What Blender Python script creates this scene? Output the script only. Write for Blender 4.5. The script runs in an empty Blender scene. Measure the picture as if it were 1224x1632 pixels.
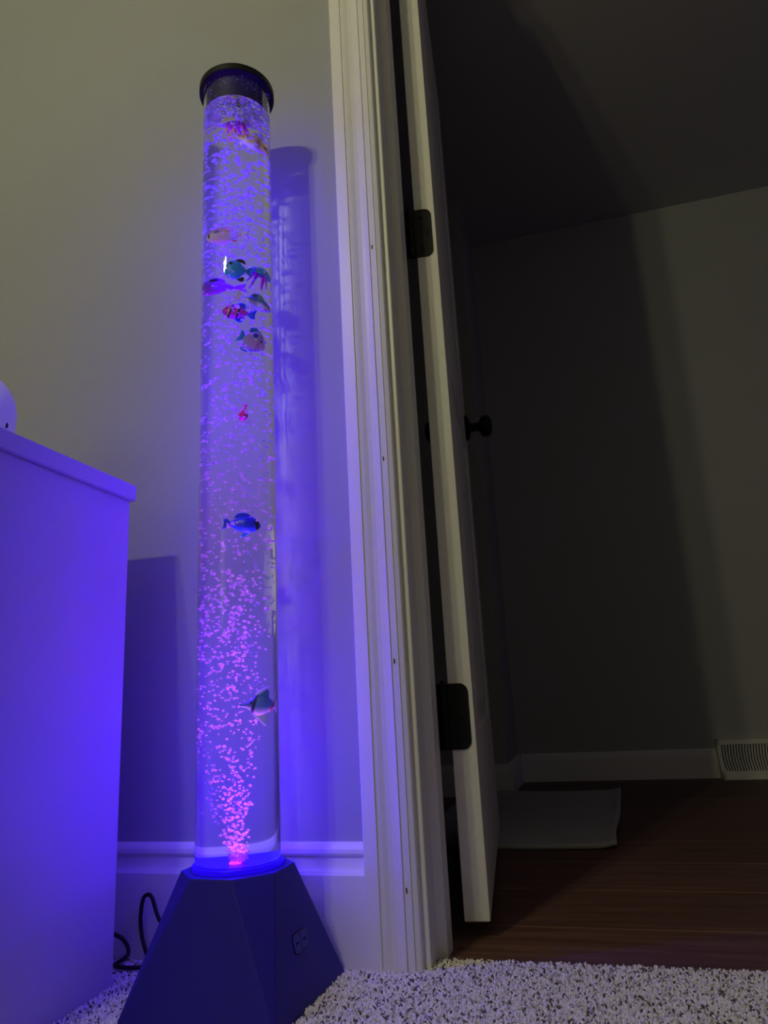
import bpy, bmesh, math, random
import numpy as np
from mathutils import Vector, Matrix

random.seed(7)
rng = np.random.default_rng(7)
S = bpy.context.scene
C = S.collection

# ------------------------------------------------------------------ camera
F_PX, PITCH, YAW, ROLL = 1150.0, math.radians(14.24), math.radians(14.8), math.radians(-3.04)
CAM_LOC = Vector((0.0, 0.0, 0.32))
fwd = Vector((-math.sin(YAW) * math.cos(PITCH), math.cos(YAW) * math.cos(PITCH), math.sin(PITCH)))
right = Vector((math.cos(YAW), math.sin(YAW), 0.0))
up = right.cross(fwd)
R_ = right * math.cos(ROLL) + up * math.sin(ROLL)
U_ = -right * math.sin(ROLL) + up * math.cos(ROLL)
cd = bpy.data.cameras.new('camera')
cd.sensor_fit = 'HORIZONTAL'
cd.sensor_width = 36.0
cd.lens = 36.0 * F_PX / 1224.0
cd.clip_start = 0.02
cam = bpy.data.objects.new('camera', cd)
C.objects.link(cam)
m = Matrix((R_, U_, -fwd)).transposed().to_4x4()
m.translation = CAM_LOC
cam.matrix_world = m
S.camera = cam

# ------------------------------------------------------------------ world and exposure
w = bpy.data.worlds.new('world')
S.world = w
w.use_nodes = True
w.node_tree.nodes['Background'].inputs[0].default_value = (0.02, 0.02, 0.02, 1)
w.node_tree.nodes['Background'].inputs[1].default_value = 0.0
S.view_settings.view_transform = 'Standard'
S.view_settings.look = 'None'
S.view_settings.exposure = 0.0
S.view_settings.gamma = 1.0
S.view_settings.use_curve_mapping = False
S.cycles.max_bounces = 14
S.cycles.transmission_bounces = 12
S.cycles.transparent_max_bounces = 24
S.cycles.diffuse_bounces = 5
S.cycles.glossy_bounces = 6
S.cycles.sample_clamp_indirect = 6.0

# ------------------------------------------------------------------ the room's two-bulb lamp (out of frame, to the left of the camera)
KEY_COL = (1.0, 0.965, 0.55)
KEY_W = 10.0
def point(name, loc, col, watts, rad):
    l = bpy.data.lights.new(name, 'POINT')
    l.color = col
    l.energy = watts
    l.shadow_soft_size = rad
    o = bpy.data.objects.new(name, l)
    o.location = loc
    C.objects.link(o)
    return o
key_a = point('room_bulb', (-0.642, -0.40, 1.70), KEY_COL, KEY_W, 0.02)
key_b = point('room_bulb', (-0.735, -0.40, 1.70), KEY_COL, KEY_W, 0.02)
# added soft fill light, low at the back left, to lift the room's ambience
point('room_fill_light', (-1.25, -1.80, 0.95), (1.0, 0.94, 0.80), 6.0, 0.30)
# added dim bluish fill, unseen to the right, to tint the hallway's dark parts
point('hall_fill_light', (2.2, 1.75, 1.2), (0.36, 0.24, 1.0), 1.3, 0.25)
for k in (key_a, key_b):
    k.data.cycles.is_caustics_light = True

# strength of the bubble lamp's own light (used in its builder below)
BLUE = (0.044, 0.0, 1.0)
BLUE_W = 0.123
PINK = (1.0, 0.15, 0.36)
PINK_W = 1.6

# ------------------------------------------------------------------ helpers
def link(name, me, mat=None, parent=None, smooth=False):
    o = bpy.data.objects.new(name, me)
    C.objects.link(o)
    if mat is not None:
        for mm in (mat if isinstance(mat, (list, tuple)) else [mat]):
            me.materials.append(mm)
    if smooth:
        for p in me.polygons:
            p.use_smooth = True
    if parent is not None:
        o.parent = parent
    return o

def from_bm(name, bm, mat, parent=None, smooth=False, recalc=True):
    if recalc:
        bmesh.ops.recalc_face_normals(bm, faces=bm.faces)
    me = bpy.data.meshes.new(name)
    bm.to_mesh(me)
    bm.free()
    return link(name, me, mat, parent, smooth)

def empty(name, loc=(0, 0, 0)):
    o = bpy.data.objects.new(name, None)
    o.empty_display_size = 0.02
    o.location = loc
    C.objects.link(o)
    return o

def tag(o, label=None, cat=None, group=None, kind=None):
    if label: o['label'] = label
    if cat: o['category'] = cat
    if group: o['group'] = group
    if kind: o['kind'] = kind
    return o

def add_box(bm, x0, x1, y0, y1, z0, z1, bevel=0.0):
    vs = [bm.verts.new((x, y, z)) for x in (x0, x1) for y in (y0, y1) for z in (z0, z1)]
    fs = [(0, 1, 3, 2), (4, 6, 7, 5), (0, 4, 5, 1), (2, 3, 7, 6), (0, 2, 6, 4), (1, 5, 7, 3)]
    faces = [bm.faces.new([vs[i] for i in f]) for f in fs]
    if bevel:
        es = list({e for f in faces for e in f.edges})
        bmesh.ops.bevel(bm, geom=es, offset=bevel, segments=2, affect='EDGES', profile=0.6)

def box(name, x0, x1, y0, y1, z0, z1, mat, parent=None, bevel=0.0):
    bm = bmesh.new()
    add_box(bm, x0, x1, y0, y1, z0, z1, bevel)
    return from_bm(name, bm, mat, parent)

def extrude_profile(bm, pts, axis, a0, a1):
    """pts = closed 2D outline; axis 'x' -> (y,z) outline run along x; 'z' -> (x,y) outline run along z; 'y' -> (x,z)."""
    def P(p, a):
        return {'x': (a, p[0], p[1]), 'y': (p[0], a, p[1]), 'z': (p[0], p[1], a)}[axis]
    A = [bm.verts.new(P(p, a0)) for p in pts]
    B = [bm.verts.new(P(p, a1)) for p in pts]
    n = len(pts)
    for i in range(n):
        bm.faces.new((A[i], A[(i + 1) % n], B[(i + 1) % n], B[i]))
    bm.faces.new(A[::-1])
    bm.faces.new(B)

def add_lathe(bm, prof, cx, cy, n=64, close=False):
    """prof = [(r,z)...]; r == 0 makes a pole."""
    rings = []
    for r, z in prof:
        if r < 1e-7:
            rings.append([bm.verts.new((cx, cy, z))])
        else:
            rings.append([bm.verts.new((cx + r * math.cos(2 * math.pi * i / n), cy + r * math.sin(2 * math.pi * i / n), z)) for i in range(n)])
    for a, b in zip(rings[:-1], rings[1:]):
        for i in range(n):
            j = (i + 1) % n
            if len(a) == 1 and len(b) == 1:
                continue
            if len(a) == 1:
                bm.faces.new((a[0], b[i], b[j]))
            elif len(b) == 1:
                bm.faces.new((a[i], b[0], a[j]))
            else:
                bm.faces.new((a[i], b[i], b[j], a[j]))

def catmull(pts, k=8):
    P = [Vector(p) for p in pts]
    P = [P[0] * 2 - P[1]] + P + [P[-1] * 2 - P[-2]]
    out = []
    for i in range(1, len(P) - 2):
        for s in range(k):
            t = s / k
            a, b, c, d = P[i - 1], P[i], P[i + 1], P[i + 2]
            out.append(0.5 * ((2 * b) + (c - a) * t + (2 * a - 5 * b + 4 * c - d) * t * t + (3 * b - a - 3 * c + d) * t ** 3))
    out.append(P[-2])
    return out

def add_tube(bm, pts, rad, n=8):
    """tube through pts; rad = number or list per point."""
    pts = [Vector(p) for p in pts]
    rings = []
    prev = None
    for i, p in enumerate(pts):
        t = (pts[min(i + 1, len(pts) - 1)] - pts[max(i - 1, 0)]).normalized()
        if prev is None:
            a = Vector((0, 0, 1)) if abs(t.z) < 0.9 else Vector((1, 0, 0))
            u = t.cross(a).normalized()
        else:
            u = (prev - t * prev.dot(t)).normalized()
        prev = u
        v = t.cross(u)
        r = rad[i] if isinstance(rad, (list, tuple)) else rad
        rings.append([bm.verts.new(p + u * r * math.cos(2 * math.pi * k / n) + v * r * math.sin(2 * math.pi * k / n)) for k in range(n)])
    for a, b in zip(rings[:-1], rings[1:]):
        for k in range(n):
            bm.faces.new((a[k], a[(k + 1) % n], b[(k + 1) % n], b[k]))
    bm.faces.new(rings[0][::-1])
    bm.faces.new(rings[-1])

# ------------------------------------------------------------------ materials
def new_mat(name):
    mt = bpy.data.materials.new(name)
    mt.use_nodes = True
    nt = mt.node_tree
    return mt, nt, nt.nodes['Principled BSDF'], nt.nodes['Material Output']

def plain(name, col, rough=0.5, spec=0.5, bump=0.0, bscale=200.0, var=0.0, vscale=3.0):
    mt, nt, b, out = new_mat(name)
    b.inputs['Base Color'].default_value = (*col, 1)
    b.inputs['Roughness'].default_value = rough
    b.inputs['Specular IOR Level'].default_value = spec
    tc = nt.nodes.new('ShaderNodeTexCoord')
    if var:
        n = nt.nodes.new('ShaderNodeTexNoise')
        n.inputs['Scale'].default_value = vscale
        n.inputs['Detail'].default_value = 5
        nt.links.new(tc.outputs['Object'], n.inputs['Vector'])
        r = nt.nodes.new('ShaderNodeValToRGB')
        r.color_ramp.elements[0].position = 0.3
        r.color_ramp.elements[1].position = 0.7
        r.color_ramp.elements[0].color = (*[c * (1 - var) for c in col], 1)
        r.color_ramp.elements[1].color = (*[min(1, c * (1 + var)) for c in col], 1)
        nt.links.new(n.outputs['Fac'], r.inputs['Fac'])
        nt.links.new(r.outputs['Color'], b.inputs['Base Color'])
    if bump:
        n2 = nt.nodes.new('ShaderNodeTexNoise')
        n2.inputs['Scale'].default_value = bscale
        n2.inputs['Detail'].default_value = 3
        nt.links.new(tc.outputs['Object'], n2.inputs['Vector'])
        bp = nt.nodes.new('ShaderNodeBump')
        bp.inputs['Strength'].default_value = bump
        bp.inputs['Distance'].default_value = 0.001
        nt.links.new(n2.outputs['Fac'], bp.inputs['Height'])
        nt.links.new(bp.outputs['Normal'], b.inputs['Normal'])
    return mt

M = {}
M['wall'] = plain('wall_paint', (0.375, 0.385, 0.39), 0.75, 0.25, bump=0.06, bscale=400, var=0.015, vscale=4)
M['hall_wall'] = plain('hall_wall_paint', (0.46, 0.465, 0.44), 0.75, 0.25, bump=0.06, bscale=400, var=0.015, vscale=4)
M['bounce_wall'] = plain('bounce_wall_paint', (0.60, 0.59, 0.56), 0.8, 0.2, bump=0.05, bscale=400)  # unseen room walls, made lighter to bounce more light back
M['ceiling'] = plain('ceiling_paint', (0.52, 0.51, 0.50), 0.9, 0.1, bump=0.1, bscale=150)
M['trim'] = plain('white_trim_paint', (0.82, 0.80, 0.79), 0.38, 0.4, bump=0.03, bscale=90, var=0.012, vscale=12)
M['door'] = plain('white_door_paint', (0.78, 0.76, 0.71), 0.42, 0.4, bump=0.05, bscale=60, var=0.02, vscale=30)
M['black_metal'] = plain('matte_black_metal', (0.006, 0.006, 0.009), 0.45, 0.2, bump=0.02, bscale=300)
M['black_plastic'] = plain('glow_tinted_black_plastic', (0.026, 0.018, 0.27), 0.5, 0.25, bump=0.08, bscale=900)  # blue in the colour stands in for the tube's glow on black plastic
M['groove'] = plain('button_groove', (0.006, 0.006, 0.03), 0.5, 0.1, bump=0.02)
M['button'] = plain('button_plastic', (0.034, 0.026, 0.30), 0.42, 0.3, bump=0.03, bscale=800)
M['cap'] = plain('black_cap_plastic', (0.007, 0.007, 0.010), 0.45, 0.2, bump=0.03, bscale=300)
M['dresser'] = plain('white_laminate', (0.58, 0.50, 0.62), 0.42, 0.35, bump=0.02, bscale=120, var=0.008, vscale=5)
M['gadget'] = plain('white_gloss_plastic', (0.82, 0.81, 0.8), 0.3, 0.5, bump=0.01)
M['cord'] = plain('black_rubber_cord', (0.012, 0.011, 0.013), 0.45, 0.3, bump=0.03, bscale=500)
M['vent'] = plain('white_enamel_metal', (0.72, 0.71, 0.66), 0.4, 0.4, bump=0.02)
M['duct'] = plain('dark_duct', (0.16, 0.16, 0.15), 0.8, 0.1, bump=0.05)
M['mat'] = plain('pale_grey_mat', (0.46, 0.45, 0.46), 0.75, 0.2, bump=0.25, bscale=450, var=0.05, vscale=9)
M['backing'] = plain('carpet_backing', (0.16, 0.145, 0.14), 0.95, 0.0, bump=0.2, bscale=300)

def wood_mat():
    mt, nt, b, out = new_mat('dark_wood_planks')
    tc = nt.nodes.new('ShaderNodeTexCoord')
    mp = nt.nodes.new('ShaderNodeMapping')
    mp.inputs['Location'].default_value = (0.31, -0.158, 0)
    nt.links.new(tc.outputs['Object'], mp.inputs['Vector'])
    br = nt.nodes.new('ShaderNodeTexBrick')
    br.inputs['Scale'].default_value = 1.0
    br.inputs['Brick Width'].default_value = 2.9
    br.inputs['Row Height'].default_value = 0.195
    br.inputs['Mortar Size'].default_value = 0.002
    br.inputs['Mortar Smooth'].default_value = 0.3
    br.inputs['Color1'].default_value = (0.130, 0.070, 0.064, 1)
    br.inputs['Color2'].default_value = (0.175, 0.090, 0.080, 1)
    br.inputs['Mortar'].default_value = (0.32, 0.20, 0.14, 1)
    nt.links.new(mp.outputs['Vector'], br.inputs['Vector'])
    mp2 = nt.nodes.new('ShaderNodeMapping')
    mp2.inputs['Scale'].default_value = (3.0, 45.0, 1.0)
    nt.links.new(tc.outputs['Object'], mp2.inputs['Vector'])
    no = nt.nodes.new('ShaderNodeTexNoise')
    no.inputs['Scale'].default_value = 1.6
    no.inputs['Detail'].default_value = 7
    no.inputs['Distortion'].default_value = 0.6
    nt.links.new(mp2.outputs['Vector'], no.inputs['Vector'])
    rp = nt.nodes.new('ShaderNodeValToRGB')
    rp.color_ramp.elements[0].position = 0.33
    rp.color_ramp.elements[0].color = (0.70, 0.66, 0.64, 1)
    rp.color_ramp.elements[1].position = 0.66
    rp.color_ramp.elements[1].color = (1.12, 1.08, 1.05, 1)
    nt.links.new(no.outputs['Fac'], rp.inputs['Fac'])
    mx = nt.nodes.new('ShaderNodeMix')
    mx.data_type = 'RGBA'
    mx.blend_type = 'MULTIPLY'
    mx.inputs[0].default_value = 1.0
    nt.links.new(br.outputs['Color'], mx.inputs[6])
    nt.links.new(rp.outputs['Color'], mx.inputs[7])
    nt.links.new(mx.outputs[2], b.inputs['Base Color'])
    b.inputs['Roughness'].default_value = 0.5
    b.inputs['Specular IOR Level'].default_value = 0.15
    bp = nt.nodes.new('ShaderNodeBump')
    bp.inputs['Strength'].default_value = 0.15
    bp.inputs['Distance'].default_value = 0.001
    nt.links.new(no.outputs['Fac'], bp.inputs['Height'])
    nt.links.new(bp.outputs['Normal'], b.inputs['Normal'])
    return mt
M['wood'] = wood_mat()

def pile_mat():
    mt, nt, b, out = new_mat('speckled_carpet_yarn')
    a = nt.nodes.new('ShaderNodeVertexColor')
    a.layer_name = 'yarn'
    nt.links.new(a.outputs['Color'], b.inputs['Base Color'])
    b.inputs['Roughness'].default_value = 0.95
    b.inputs['Specular IOR Level'].default_value = 0.05
    return mt
M['pile'] = pile_mat()

def glass_mat(name, ior, rough=0.0):
    mt, nt, b, out = new_mat(name)
    nt.nodes.remove(b)
    g = nt.nodes.new('ShaderNodeBsdfGlass')
    g.inputs['IOR'].default_value = ior
    g.inputs['Roughness'].default_value = rough
    g.inputs['Color'].default_value = (0.985, 0.985, 0.99, 1)
    nt.links.new(g.outputs[0], out.inputs['Surface'])
    return mt
M['tube'] = glass_mat('clear_acrylic_and_water', 1.34)
M['watertop'] = glass_mat('water_surface', 1.34)

def bubble_mat(name, fac):
    mt, nt, b, out = new_mat(name)
    nt.nodes.remove(b)
    g = nt.nodes.new('ShaderNodeBsdfGlass')
    g.inputs['IOR'].default_value = 0.75
    g.inputs['Roughness'].default_value = 0.02
    d = nt.nodes.new('ShaderNodeBsdfDiffuse')
    d.inputs['Color'].default_value = (0.9, 0.9, 0.9, 1)
    t = nt.nodes.new('ShaderNodeBsdfTranslucent')
    t.inputs['Color'].default_value = (0.9, 0.9, 0.9, 1)
    m1 = nt.nodes.new('ShaderNodeMixShader')
    m1.inputs[0].default_value = 0.5
    nt.links.new(d.outputs[0], m1.inputs[1])
    nt.links.new(t.outputs[0], m1.inputs[2])
    m2 = nt.nodes.new('ShaderNodeMixShader')
    m2.inputs[0].default_value = fac
    nt.links.new(g.outputs[0], m2.inputs[1])
    nt.links.new(m1.outputs[0], m2.inputs[2])
    nt.links.new(m2.outputs[0], out.inputs['Surface'])
    return mt
M['bubble'] = bubble_mat('air_bubble', 0.45)

def emit_mat(name, col, s):
    mt, nt, b, out = new_mat(name)
    b.inputs['Base Color'].default_value = (0.02, 0.01, 0.08, 1)
    b.inputs['Specular IOR Level'].default_value = 0.1
    b.inputs['Emission Color'].default_value = (*col, 1)
    b.inputs['Emission Strength'].default_value = s
    b.inputs['Roughness'].default_value = 0.3
    return mt
M['ring'] = emit_mat('blue_lit_ring', (0.012, 0.0, 0.85), 0.9)
M['led'] = emit_mat('pink_led', (1.0, 0.03, 0.35), 2.0)

# ------------------------------------------------------------------ room shell
WY = 0.95            # face of the room's wall with the doorway
WB = 1.065           # its back, on the hallway side
JX = -0.222          # inner face of the left door jamb
OPEN_R = 0.56        # inner face of the right door jamb
HEAD = 2.035
RC, HC = 2.44, 2.17  # ceilings of room and hallway
HY = 2.76            # far wall of the hallway
X0, X1, Y0 = -2.3, 1.9, -2.1
st = lambda o: tag(o, kind='structure')

box_ = box
st(box('floor', X0, X1, Y0, 0.99, -0.06, -0.012, M['backing']))
st(box('floor_hall', -1.6, 2.6, 0.99, HY + 0.06, -0.06, -0.004, M['wood']))
# wall with the doorway: one mesh, opening left free
bm = bmesh.new()
add_box(bm, X0, JX - 0.018, WY, WB, -0.012, RC)
add_box(bm, OPEN_R + 0.018, X1, WY, WB, -0.012, RC)
add_box(bm, JX - 0.018, OPEN_R + 0.018, WY, WB, HEAD + 0.018, RC)
st(from_bm('wall_back', bm, M['wall']))
st(box('wall_left', X0 - 0.1, X0, Y0, WY, -0.012, RC, M['bounce_wall']))
st(box('wall_right', X1, X1 + 0.1, Y0, WY, -0.012, RC, M['bounce_wall']))
st(box('wall_front', X0 - 0.1, X1 + 0.1, Y0 - 0.1, Y0, -0.012, RC, M['bounce_wall']))
st(box('ceiling', X0 - 0.1, X1 + 0.1, Y0 - 0.1, WB, RC, RC + 0.08, M['ceiling']))
st(box('ceiling_hall', -1.7, 2.7, WB, HY + 0.1, HC, HC + 0.08, M['ceiling']))
st(box('wall_hall_far', -0.28, 2.7, HY, HY + 0.1, -0.004, HC, M['hall_wall']))
st(box('wall_hall_corner', -1.7, -0.28, 2.42, HY + 0.1, -0.004, HC, M['hall_wall']))
st(box('wall_hall_left', -1.7, -1.6, WB, 2.42, -0.004, HC, M['hall_wall']))
st(box('wall_hall_right', 2.6, 2.7, WB, HY, -0.004, HC, M['hall_wall']))

# baseboards
def bb_profile(y, s=-1):     # (y,z): stepped and coved top, flat foot; s=-1 faces -y
    d = lambda t: y + s * t
    pts = [(d(0), -0.012), (d(0.0135), -0.012), (d(0.0135), 0.1035), (d(0.0128), 0.105), (d(0.0105), 0.1055),
           (d(0.0098), 0.1075)]
    for i in range(1, 8):                      # cove
        a = i / 8 * math.pi / 2
        pts.append((d(0.0098 - 0.0042 * math.sin(a)), 0.1075 + 0.0165 * (1 - math.cos(a))))
    pts += [(d(0.0052), 0.1245), (d(0.0085), 0.1255), (d(0.0100), 0.1285), (d(0.0098), 0.1335), (d(0.0078), 0.1378), (d(0.004), 0.1405), (d(0), 0.141)]
    return pts
bm = bmesh.new()
extrude_profile(bm, bb_profile(WY), 'x', X0, -0.297)
st(from_bm('baseboard_left', bm, M['trim']))
bm = bmesh.new()
extrude_profile(bm, bb_profile(WY), 'x', OPEN_R + 0.1, X1)
st(from_bm('baseboard_right', bm, M['trim']))
def bb_simple(y, z1=0.09):
    return [(y, -0.004), (y - 0.013, -0.004), (y - 0.013, z1 - 0.02), (y - 0.011, z1 - 0.008), (y - 0.006, z1), (y, z1)]
bm = bmesh.new()
extrude_profile(bm, bb_simple(HY), 'x', -0.267, 2.6)
st(from_bm('baseboard_hall', bm, M['trim']))
bm = bmesh.new()
extrude_profile(bm, bb_simple(2.42), 'x', -1.6, -0.2802)
extrude_profile(bm, [(-p[0] + 2.42 - 0.28, p[1]) for p in bb_simple(2.42)], 'y', 2.407, HY)
st(from_bm('baseboard_corner', bm, M['trim']))

# door casing (moulded profile), jamb with stop
def casing_outline(x_in, s):
    """x grows away from the opening by s; returns (x,y) outline."""
    P = [(0.067, WY), (0.067, 0.9345), (0.0655, 0.933), (0.0485, 0.9325), (0.0478, 0.9355), (0.0466, 0.9355), (0.0458, 0.9338),
         (0.042, 0.9346), (0.036, 0.9368), (0.030, 0.9376), (0.0245, 0.9372), (0.0185, 0.9358), (0.0180, 0.9388), (0.0170, 0.9388), (0.0164, 0.9362),
         (0.0085, 0.9368), (0.0080, 0.9395), (0.0071, 0.9395), (0.0066, 0.9376), (0.0015, 0.9392), (0.0, 0.9412), (0.0, WY)]
    return [(x_in + s * p[0], p[1]) for p in P]
bm = bmesh.new()
extrude_profile(bm, casing_outline(JX - 0.008, -1), 'z', -0.010, HEAD + 0.07)
casing_l = st(from_bm('trim_1', bm, M['trim']))
bm = bmesh.new()
extrude_profile(bm, casing_outline(OPEN_R + 0.008, 1), 'z', -0.010, HEAD + 0.07)
st(from_bm('trim_2', bm, M['trim']))
st(box('trim_3', JX - 0.075, OPEN_R + 0.075, 0.933, WY, HEAD + 0.008, HEAD + 0.075, M['trim'], bevel=0.002))
def jamb(xi, s):
    P = [(0.018, WY - 0.0006), (0.0012, WY - 0.0006), (0, WY + 0.0006), (0, 0.9935), (-0.0005, 0.994), (-0.0105, 0.994), (-0.0118, 0.9955), (-0.0118, 1.0285), (-0.0108, 1.0295), (0, 1.0295), (0, WB), (0.018, WB)]
    return [(xi + s * p[0], p[1]) for p in P]
bm = bmesh.new()
extrude_profile(bm, jamb(JX, -1), 'z', -0.010, HEAD)
st(from_bm('trim_4', bm, M['trim']))
bm = bmesh.new()
extrude_profile(bm, jamb(OPEN_R, 1), 'z', -0.010, HEAD)
st(from_bm('trim_5', bm, M['trim']))
st(box('trim_6', JX - 0.018, OPEN_R + 0.018, WY, WB, HEAD, HEAD + 0.018, M['trim']))
# the small dark nail hole dents in the casing
bm = bmesh.new()
for z in (0.085, 0.36, 0.64, 0.98):
    add_box(bm, JX - 0.0228, JX - 0.0216, 0.9352, 0.9372, z, z + 0.006)
nails = from_bm('nail_hole', bm, M['groove'], casing_l)

# open panel door: local x = from hinge edge to knob edge, local y = thickness, door swung out into the hallway
DW, DT, DZ0, DZ1 = 0.71, 0.035, 0.018, 2.02
def door_mesh():
    bm = bmesh.new()
    xs = [0, 0.105, DW - 0.105, DW]
    zs = [DZ0, 0.255, 0.90, 1.075, 1.90, DZ1]
    def face(side):
        y = 0 if side else DT
        n = -1 if side else 1
        G = {}
        def v(x, z, d=0.0):
            k = (round(x, 5), round(z, 5), round(d, 5))
            if k not in G:
                G[k] = bm.verts.new((x, y + (-n) * d, z))
            return G[k]
        for i in range(3):
            for j in range(5):
                x0, x1, z0, z1 = xs[i], xs[i + 1], zs[j], zs[j + 1]
                if i == 1 and j in (1, 3):
                    rings = [(0, 0), (0.006, 0.0), (0.013, 0.006), (0.022, 0.0065), (0.05, 0.0015)]
                    prev = None
                    for o, d in rings:
                        cur = [v(x0 + o, z0 + o, d), v(x1 - o, z0 + o, d), v(x1 - o, z1 - o, d), v(x0 + o, z1 - o, d)]
                        if prev:
                            for k in range(4):
                                bm.faces.new((prev[k], prev[(k + 1) % 4], cur[(k + 1) % 4], cur[k]))
                        prev = cur
                    bm.faces.new(prev)
                else:
                    bm.faces.new((v(x0, z0), v(x1, z0), v(x1, z1), v(x0, z1)))
    face(True)
    face(False)
    # edges all round
    def q(a, b, c, d):
        bm.faces.new([bm.verts.new(p) for p in (a, b, c, d)])
    for x in (0, DW):
        for j in range(5):
            q((x, 0, zs[j]), (x, DT, zs[j]), (x, DT, zs[j + 1]), (x, 0, zs[j + 1]))
    for z in (DZ0, DZ1):
        for i in range(3):
            q((xs[i], 0, z), (xs[i + 1], 0, z), (xs[i + 1], DT, z), (xs[i], DT, z))
    bmesh.ops.remove_doubles(bm, verts=bm.verts, dist=1e-5)
    return bm
door = st(from_bm('door_1', door_mesh(), M['door']))
d_ang = math.radians(90 + 5.7)
# local x -> (cos, sin); local -y (side 'y=0') faces right of the travel direction
door.location = (-0.165, 1.07, 0)
door.rotation_euler = (0, 0, d_ang)
bv = door.modifiers.new('bevel', 'BEVEL')
bv.width = 0.0012
bv.segments = 2
bv.limit_method = 'ANGLE'

def hinge(zc):
    h = 0.046
    bm = bmesh.new()
    # leaf let into the door's edge: rounded on the side away from the pin (local y = 0.006 side)
    out = [(0.0375, zc - h), (0.0375, zc + h)]
    r = 0.0125
    y1 = 0.0065
    for k in range(7):
        a = math.pi / 2 + k / 6 * math.pi / 2
        out.append((y1 + r + r * math.cos(a), zc + h - r + r * math.sin(a)))
    for k in range(7):
        a = math.pi + k / 6 * math.pi / 2
        out.append((y1 + r + r * math.cos(a), zc - h + r + r * math.sin(a)))
    A = [bm.verts.new((-0.0016, p[0], p[1])) for p in out]
    B = [bm.verts.new((0.0005, p[0], p[1])) for p in out]
    n = len(out)
    for i in range(n):
        bm.faces.new((A[i], A[(i + 1) % n], B[(i + 1) % n], B[i]))
    bm.faces.new(A)
    bm.faces.new(B[::-1])
    leaf = from_bm('hinge', bm, M['black_metal'], door)
    bm = bmesh.new()                       # barrel of knuckles
    z = zc - h
    for k in range(5):
        add_lathe(bm, [(0, z + 0.0004), (0.0058, z + 0.0004), (0.0064, z + 0.001), (0.0064, z + 2 * h / 5 - 0.001), (0.0058, z + 2 * h / 5 - 0.0004), (0, z + 2 * h / 5 - 0.0004)], -0.0035, 0.0425, 16)
        z += 2 * h / 5
    add_lathe(bm, [(0, zc + h), (0.004, zc + h), (0.0045, zc + h + 0.003), (0, zc + h + 0.005)], -0.0035, 0.0425, 12)
    from_bm('hinge_barrel', bm, M['black_metal'], leaf)
    bm = bmesh.new()                       # jamb leaf bridging to the jamb
    add_box(bm, -0.026, -0.003, 0.0500, 0.0520, zc - h, zc + h)
    add_box(bm, -0.004, -0.002, 0.044, 0.052, zc - h, zc + h)
    from_bm('jamb_leaf', bm, M['black_metal'], leaf)
    bm = bmesh.new()
    for dz in (-0.03, 0.0, 0.03):
        bmesh.ops.create_uvsphere(bm, u_segments=10, v_segments=6, radius=0.0038, matrix=Matrix.Translation((-0.0016, 0.019 + (0.006 if dz else -0.004), zc + dz)) @ Matrix.Diagonal((0.25, 1, 1, 1)))
    from_bm('screw', bm, M['black_metal'], leaf, smooth=True)
hinge(0.2855)
hinge(1.082)

def knob():
    bm = bmesh.new()
    zc, xk = 0.963, DW - 0.060
    prof = [(0.0, 0.0), (0.032, 0.0), (0.0325, 0.002), (0.031, 0.006), (0.026, 0.0095), (0.015, 0.0115), (0.0115, 0.014), (0.0105, 0.022), (0.0115, 0.032),
            (0.016, 0.036), (0.0225, 0.0385), (0.0262, 0.0435), (0.0272, 0.050), (0.0262, 0.057), (0.0225, 0.0625), (0.016, 0.0655), (0.008, 0.067), (0, 0.0673)]
    for s, y in ((-1, 0.0), (1, DT)):
        rings = []
        n = 32
        for r, h in prof:
            rings.append([bm.verts.new((xk + r * math.cos(2 * math.pi * i / n), y + s * h, zc + r * math.sin(2 * math.pi * i / n))) for i in range(n)] if r > 0 else [bm.verts.new((xk, y + s * h, zc))])
        for a, b in zip(rings[:-1], rings[1:]):
            for i in range(n):
                j = (i + 1) % n
                if len(a) == 1: bm.faces.new((a[0], b[i], b[j]))
                elif len(b) == 1: bm.faces.new((a[i], a[j], b[0]))
                else: bm.faces.new((a[i], a[j], b[j], b[i]))
    k = from_bm('door_knob', bm, M['black_metal'], door, smooth=True)
    k['label'] = 'black round door knob pair on both faces'
    box('latch_plate', DW - 0.0004, DW + 0.0012, 0.005, 0.030, zc - 0.028, zc + 0.028, M['black_metal'], door)
knob()

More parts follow.
